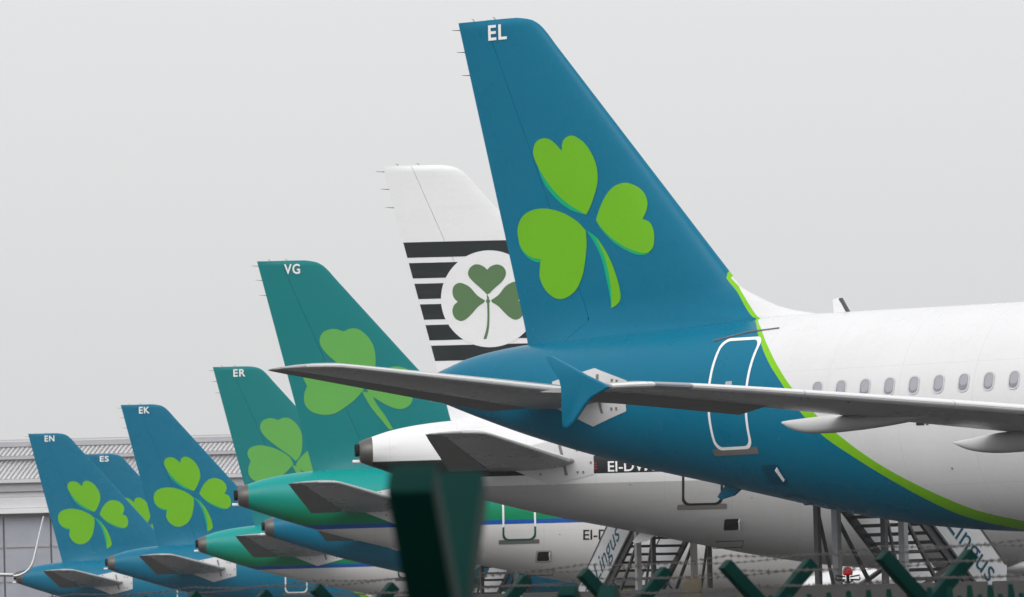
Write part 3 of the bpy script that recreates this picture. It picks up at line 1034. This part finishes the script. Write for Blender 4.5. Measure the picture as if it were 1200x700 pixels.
POS = {'EL': (-1.048, 146.616), 'P2': (-3.227, 186.353), 'VG': (-7.576, 226.565), 'HB': (-8.25, 271.0), 'ER': (-11.75, 300.07),
       'EK': (-17.181, 337.279), 'EN': (-23.324, 371.526), 'ES': (-22.56, 406.0)}
T1, TO = R(-37.949), R(5.70)
aircraft('new', POS['EL'], T1, 'nearest airliner, teal tail lettered EL and white fuselage with a row of windows', 'EL', 'EI-DEL', windows=True)
aircraft('retro', POS['P2'], TO, 'white airliner with black striped tail, shamrock in a disc and grey belly', None, 'EI-DVM')
aircraft('green', POS['VG'], TO, 'jade green airliner with tail lettered VG and pale green shamrock', 'VG', 'EI-DVG')
aircraft('new', POS['HB'], TO, 'dark blue airliner tail cone showing between the VG and ER green airliners', None, None)
aircraft('green', POS['ER'], TO, 'smaller jade green airliner with tail lettered ER behind the VG airliner', 'ER', 'EI-DER')
aircraft('new', POS['EK'], TO, 'teal airliner with tail lettered EK beside the green ER tail', 'EK', 'EI-DEK')
aircraft('new', POS['EN'], TO, 'teal airliner with tail lettered EN, leftmost of the tails', 'EN', 'EI-DEN')
aircraft('new', POS['ES'], TO, 'farthest teal airliner with tail lettered ES, half hidden behind the EN tail', 'ES', 'EI-DES')
# an airliner facing the camera, out of frame to the left but for the upturned tip of its left wing
aircraft('new', (-36.35, 316.6), R(-90), 'white upturned winglet and wing tip reaching in at the left edge', None, None, tip='winglet', group='taxiing airliners')

# ------------------------------------------------------------------ passenger stairs
def stairs(origin, ang, ph, label, near, pl=1.2):
    """origin: platform edge at the aircraft; ang: heading of the way down; ph: platform height; near: +1/-1 both sides get the panel"""
    root = empty('passenger_stairs', (origin[0], origin[1], 0), ang)
    tag(root, label, 'stairs', 'passenger stairs at the rear doors')
    W2 = .75
    sl = .805                                 # slope
    run = (ph - .32) / sl
    x1 = pl + run
    lo = lambda x: ph - .15 - (x - pl) * sl    # lower edge of the side panel
    mb = MB().box((0, -W2, ph - .12), (pl, W2, ph))
    link('platform', mb.mesh('platform', False), 'stair_light', root)
    n = 15
    tread = MB().box((-.14, -W2 + .06, -.03), (.14, W2 - .06, .03)).mesh('tread', False)
    for i in range(n):
        x = pl + run * (i + .5) / n
        link('tread', tread, 'stair_steel', root, loc=(x, 0, ph - (x - pl) * sl - .1))
    ua = math.atan(sl)
    for sd in (-1, 1):
        y = sd * W2
        link('stringer', MB().bar((pl - .05, y, ph - .2), (x1, y, .12), .07, .16).mesh('stringer', False), 'stair_steel', root)
        poly = [(pl + .02, lo(pl + .02) + .08), (x1 - .05, lo(x1 - .05) + .08), (x1 - .05 + .1, lo(x1 - .05) + 1.12), (pl + .02 + .1, lo(pl + .02) + 1.28)]
        yo = sd * (W2 + .05)
        pn = link('side_panel', bevelled(MB().prism(poly, lambda p: (p[0], yo - .015, p[1]), lambda p: (p[0], yo + .015, p[1])).mesh('side_panel', False), .006), 'stair_white', root)
        link('panel_frame', MB().bar((pl, yo, lo(pl) + .06), (x1, yo, lo(x1) + .06), .05, .05).bar((pl, yo, lo(pl) + 1.33), (x1, yo, lo(x1) + 1.2), .045, .045).mesh('panel_frame', False), 'stair_steel', pn)
        # lettering: reads left to right for someone facing the panel
        wd = 'Aer Lingus'
        hh = .50
        w = text_w(wd, 0, .2) * hh
        d = Vector((math.cos(ua), 0, -math.sin(ua)))
        upv = Vector((math.sin(ua), 0, math.cos(ua)))
        yt = sd * (W2 + .072)
        if sd * near > 0:
            pass
        if sd > 0:       # facing the panel on this side the stairs climb to the left... text runs with -d or +d
            e0 = Vector((pl + .72, yt, lo(pl + .72) + .4))
            start = e0 + d * w
            me = text_mesh('lettering', wd, lambda a, b: tuple(start - d * a * hh + upv * b * hh), 0.0, .2)
        else:
            e1 = Vector((x1 - .55, yt, lo(x1 - .55) + .38))
            start = e1 - d * w
            me = text_mesh('lettering', wd, lambda a, b: tuple(start + d * a * hh + upv * b * hh), 0.0, .2)
        link('lettering', me, 'mark_teal', pn)
        # platform rails and legs
        rl = MB()
        for x in (.06, pl - .02):
            rl.bar((x, y, ph), (x, y, ph + 1.1), .05)
        for z in (.4, .75, 1.1):
            rl.bar((0, y, ph + z), (pl, y, ph + z), .04)
        link('guard_rail', rl.mesh('guard_rail', False), 'stair_steel', root)
        link('leg', MB().bar((pl - .1, y, .35), (pl - .1, y, ph - .12), .13).mesh('leg', False), 'stair_light', root)
        link('leg', MB().bar((.25, y, .35), (.25, y, ph - .12), .1).mesh('leg', False), 'stair_steel', root)
        link('brace', MB().bar((.25, y, .5), (pl + 1.4, y, ph - 1.45), .07).bar((pl - .1, y, ph - .5), (x1 - 1.6, y, .4), .06).bar((.25, y, ph - .3), (pl - .1, y, .6), .05).mesh('brace', False), 'stair_steel', root)
        for x in (.5, x1 - .9):
            wv = []
            for dy, rr in ((-.09, .2), (-.09, .27), (-.06, .3), (.06, .3), (.09, .27), (.09, .2)):
                wv.append([(x + rr * math.sin(2 * math.pi * k / 20), y + dy, .3 + rr * math.cos(2 * math.pi * k / 20)) for k in range(20)])
            link('wheel', MB().loft(wv).mesh('wheel'), 'rubber', root)
    link('chassis', MB().box((.0, -.68, .32), (x1 - .3, -.56, .46)).box((.0, .56, .32), (x1 - .3, .68, .46)).box((0, -.56, .33), (.12, .56, .45)).box((x1 - .45, -.56, .33), (x1 - .33, .56, .45)).mesh('chassis', False), 'stair_light', root)
    return root
def ac_point(pos, th, s, y):
    c, n = math.cos(th), math.sin(th)
    lx = 37 - s
    return (pos[0] + c * lx - n * y, pos[1] + n * lx + c * y)
o1 = ac_point(POS['EL'], T1, 29.5, 1.74)
# heading of the way down = port side of the aircraft; the camera-facing side is local -y
stairs(o1, T1 + R(90), 2.80, 'white passenger stairs under the teal belly, wordmark running down its side panel', -1, .95)
o2 = (4.03, 188.85)
stairs(o2, R(90 + 24.8), 3.2, 'white passenger stairs under the grey belly, wordmark climbing its side panel', 1)
o3 = (-.30, 229.05)
stairs(o3, R(90 + 24.8), 3.2, 'small distant passenger stairs below the jade green VG airliner', 1)

# ------------------------------------------------------------------ hangar behind the row
def hangar():
    root = empty('hangar', (-26, 500, 0))
    tag(root, 'long pale hangar with ribbed fascia bands behind the far left tails', 'hangar')
    x0, x1 = -34, 21                     # local
    link('wall', MB().box((x0, 0, 0), (x1, 60, 14.9)).mesh('wall', False), 'hangar_mid', root)
    # door leaves
    x = x0 + .3
    while x < x1 - 3:
        link('door_panel', bevelled(MB().box((x, -.35, .1), (x + 2.9, -.05, 10.7)).mesh('door_panel', False), .04), 'hangar_wall', root)
        for z in (3.4, 6.6, 8.8):
            link('door_rail', MB().box((x + .05, -.42, z), (x + 2.85, -.34, z + .16)).mesh('door_rail', False), 'hangar_dark', root)
        x += 3.0
    bands = [(10.95, 11.3, -1.1, 'hangar_trim'), (11.3, 12.0, -.8, 'hangar_light'), (12.0, 12.35, -.6, 'hangar_mid'), (12.35, 12.9, -.75, 'hangar_dark'), (12.9, 13.15, -1.0, 'hangar_light'),
             (14.4, 14.62, -.9, 'hangar_mid'), (15.2, 15.5, -.7, 'hangar_mid'), (15.5, 15.65, -.5, 'hangar_light')]
    for z0, z1, y, m in bands:
        link('fascia_band', MB().box((x0, y, z0), (x1, .3, z1 - .02)).mesh('fascia_band', False), m, root)
    # ribbed cladding bands: slanting ribs
    for z0, z1 in ((13.15, 14.4), (14.62, 15.2)):
        link('cladding', MB().box((x0, -.55, z0), (x1, .2, z1 - .02)).mesh('cladding', False), 'hangar_light', root)
        mb = MB()
        xx = x0
        while xx < x1 - .7:
            mb.bar((xx, -.6, z0 + .02), (xx + (z1 - z0) * .75, -.6, z1 - .04), .11, .1, up=(0, 1, 0))
            xx += .3
        o = link('cladding_rib', mb.mesh('cladding_rib', False), 'hangar_trim', root)
        o['kind'] = 'stuff'
    link('roof', MB().prism([(-.4, 15.65), (60, 15.65), (30, 15.7)], lambda p: (x0 - .2, p[0], p[1]), lambda p: (x1 + .2, p[0], p[1])).mesh('roof', False), 'hangar_light', root)
hangar()

# ------------------------------------------------------------------ floodlight mast at the right edge
def mast():
    X, Y = 28.35, 420
    root = empty('floodlight_mast', (X, Y, 0))
    tag(root, 'lamp head of a tall floodlight mast at the right edge of the sky', 'light mast')
    link('pole', MB().tube([(0, 0, 0), (0, 0, 15), (0, 0, 30.6)], .28, 12, .12).mesh('pole'), 'mast_steel', root)
    link('crossbar', MB().bar((-.5, 0, 30.5), (1.6, 0, 30.5), .1).mesh('crossbar', False), 'mast_steel', root)
    for x in (-.35, .5, 1.35):
        link('lamp_head', bevelled(MB().prism([(-.22, 30.32), (.22, 30.32), (.14, 30.62), (-.14, 30.62)], lambda p: (x + p[0], -.5, p[1]), lambda p: (x + p[0], .1, p[1] + .1)).mesh('lamp_head', False), .03), 'mast_steel', root)
mast()

# ------------------------------------------------------------------ barriers, lamp and marker behind the fence
def barriers():
    prof = [(-.3, 0), (.3, 0), (.3, .08), (.17, .24), (.09, .53), (-.09, .53), (-.17, .24), (-.3, .08)]
    me = MB().prism(prof, lambda p: (-1.47, p[0], p[1]), lambda p: (1.47, p[0], p[1])).mesh('barrier', False)
    bevelled(me, .02)
    for i in range(9):
        o = link('concrete_barrier', me, 'barrier', None, (-13.5 + 3.0 * i, 100 + random.uniform(-.04, .04), 0), (0, 0, random.uniform(-.008, .008)))
        tag(o, 'low concrete barrier segment standing just behind the green fence tops', 'barrier', 'concrete barriers along the apron edge')
barriers()
def beacon():
    root = empty('hazard_lamp', (4.19, 100, .53))
    tag(root, 'small red hazard lamp with black bracket arms on the barrier', 'lamp')
    secs = []
    for z, r in ((.12, .05), (.13, .062), (.17, .065), (.2, .055), (.225, .035), (.235, .008)):
        secs.append([(r * math.cos(2 * math.pi * k / 16), r * math.sin(2 * math.pi * k / 16), z) for k in range(16)])
    link('lens', MB().loft(secs).mesh('lens'), 'beacon_red', root)
    br = MB().tube([(0, 0, -.01), (0, 0, .12)], .022, 8)
    for sd in (-1, 1):
        br.tube([(sd * .03, 0, .1), (sd * .15, 0, .12), (sd * .155, 0, .075), (sd * .14, 0, .06), (sd * .03, 0, .065)], .012, 6)
        br.tube([(sd * .02, 0, .03), (sd * .06, 0, .05), (sd * .085, 0, .02), (sd * .05, 0, -.005), (sd * .02, 0, .01)], .012, 6)
    link('bracket', br.mesh('bracket'), 'matt_black', root)
beacon()
def marker():
    secs = []
    for z, k in ((0, 1), (.45, 1), (.53, .98), (.585, .86), (.62, .62), (.63, .3)):
        q = rrect(-.118 * k, .118 * k, -.1 * k, .1 * k, .04 * k, 4)
        secs.append([(a, b, z) for a, b in q])
    o = link('marker_post', MB().loft(secs).mesh('marker_post'), 'marker', None, (2.18, 98.6, .05))
    tag(o, 'squat brown weathered post with rounded top behind the fence', 'post')
marker()

# ------------------------------------------------------------------ palisade fence with V-shaped barbed wire arms
GZ = -2.4
JZ = -.14                              # junction of the V
ARM_H, ARM_V = .335, .335
def arm_mesh(sd):
    mb = MB().bar((-sd * .02, 0, -.05), (sd * ARM_H, 0, ARM_V - .02), .085, .10, up=(0, 1, 0))
    return bevelled(mb.mesh('arm', False), .008)
arms = {sd: arm_mesh(sd) for sd in (-1, 1)}
post_me = bevelled(MB().box((-.045, -.045, GZ - .1), (.045, .045, JZ + .03)).mesh('post', False), .006)
def pale_mesh(h):
    w = .034
    b = GZ + .05
    prof = [(-w, -.004), (-.012, .012), (.012, .012), (w, -.004)]
    secs = []
    for z, k in ((b, 1), (h - .11, 1), (h - .06, .75), (h, .06)):
        secs.append([(a * k, c + .016, z) for a, c in prof] + [(a * k, c, z) for a, c in prof[::-1]])
    return MB().loft(secs).mesh('pale', False)
pale_t, pale_s = pale_mesh(-.05), pale_mesh(-.115)

def vpost(parent, x, y, ang):
    """ang: heading of the arm plane"""
    p = link('post', post_me, 'fence_green', parent, (x, y, 0), (0, 0, ang))
    for sd in (-1, 1):
        link('arm', arms[sd], 'fence_green', p, (0, 0, JZ))
    return p
def fence():
    root = empty('palisade_fence', (0, 55, GZ))
    root.location = (0, 0, 0)
    tag(root, 'dark green palisade fence with V-shaped arms and barbed wire along the bottom', 'fence')
    pxs = [1281, 1087, 901, 732.5, 570, 416, 269.5, 130, -4, -135]
    pts = []
    for i, px in enumerate(pxs):
        k = i - 1
        Y = 52 + 2.34 * k
        pts.append(Vector(((px - 609) / FPX * Y, Y)))
    dirv = (pts[-1] - pts[0]).normalized()
    nang = math.atan2(-dirv.x, dirv.y)          # arm plane heading, perpendicular to the fence
    for p in pts:
        vpost(root, p.x, p.y, nang)
    side = Vector((math.cos(nang), math.sin(nang)))
    for a, b in zip(pts, pts[1:]):
        L_ = (b - a).length
        d = (b - a).normalized()
        n = round(L_ / .16)
        ra = math.atan2(d.y, d.x)
        for i in range(1, n):
            q = a + d * (L_ * i / n) - side * .05
            link('pale', pale_t if i % 2 else pale_s, 'fence_green', root, (q.x, q.y, random.uniform(-.006, .006)), (0, 0, ra + random.uniform(-.04, .04)))
        for z in (-.42, -1.9):
            link('rail', MB().bar((a.x, a.y, z), (b.x, b.y, z), .05, .05).mesh('rail', False), 'fence_green', root)
    # barbed wire, one strand per mesh
    for sd in (-1, 1):
        for fr in (.3, .62, .93):
            mb = MB()
            h = sd * ARM_H * fr
            z = JZ + ARM_V * fr + .06
            line = []
            for a, b in zip(pts, pts[1:]):
                m = 10
                for i in range(m):
                    t = i / m
                    q = a + (b - a) * t + side * h
                    line.append((q.x, q.y, z - .03 * 4 * t * (1 - t) * (.6 + .4 * fr)))
            mb.tube(line, .0026, 4)
            for i in range(len(line) - 1):
                p0, p1 = Vector(line[i]), Vector(line[i + 1])
                for t in (.25, .75):
                    c = p0 + (p1 - p0) * t
                    mb.bar(c - (p1 - p0).normalized() * .012, c + (p1 - p0).normalized() * .012, .011, .011)
                    for k in range(2):
                        v = Vector((random.uniform(-1, 1), random.uniform(-1, 1), random.uniform(-1, 1))).normalized() * .017
                        mb.bar(c - v, c + v, .0035, .0035)
            link('barbed_wire', mb.mesh('barbed_wire', False), 'wire_metal', root)
fence()
def near_post(name, x, y, ang, z, label):
    root = empty(name, (x, y, 0), 0)
    tag(root, label, 'fence post')
    p = vpost(root, 0, 0, ang)
    p.location.z = z
    return root
near_post('fence_post', -.168, 16.7, R(81), -.35, 'blurred dark green fence post with cranked arms, closest to the camera')
near_post('fence_post', .39, 44.0, R(68), -.275, 'dark green cranked fence post end poking up low beside the grey-belly stairs')

# ------------------------------------------------------------------ haze
def haze():
    g = NT('haze')
    g.t.nodes.remove(g.p)
    v = g.n('VolumePrincipled')
    v.inputs['Color'].default_value = (0.97, 0.98, 1.0, 1)
    v.inputs['Density'].default_value = 0.00009
    v.inputs['Anisotropy'].default_value = 0.2
    g.l(v.outputs[0], g.t.nodes['Material Output'].inputs['Volume'])
    o = link('haze', MB().box((-2600, -500, -3.4), (2600, 4100, 34)).mesh('haze', False), g.m)
    o['kind'] = 'stuff'
haze()
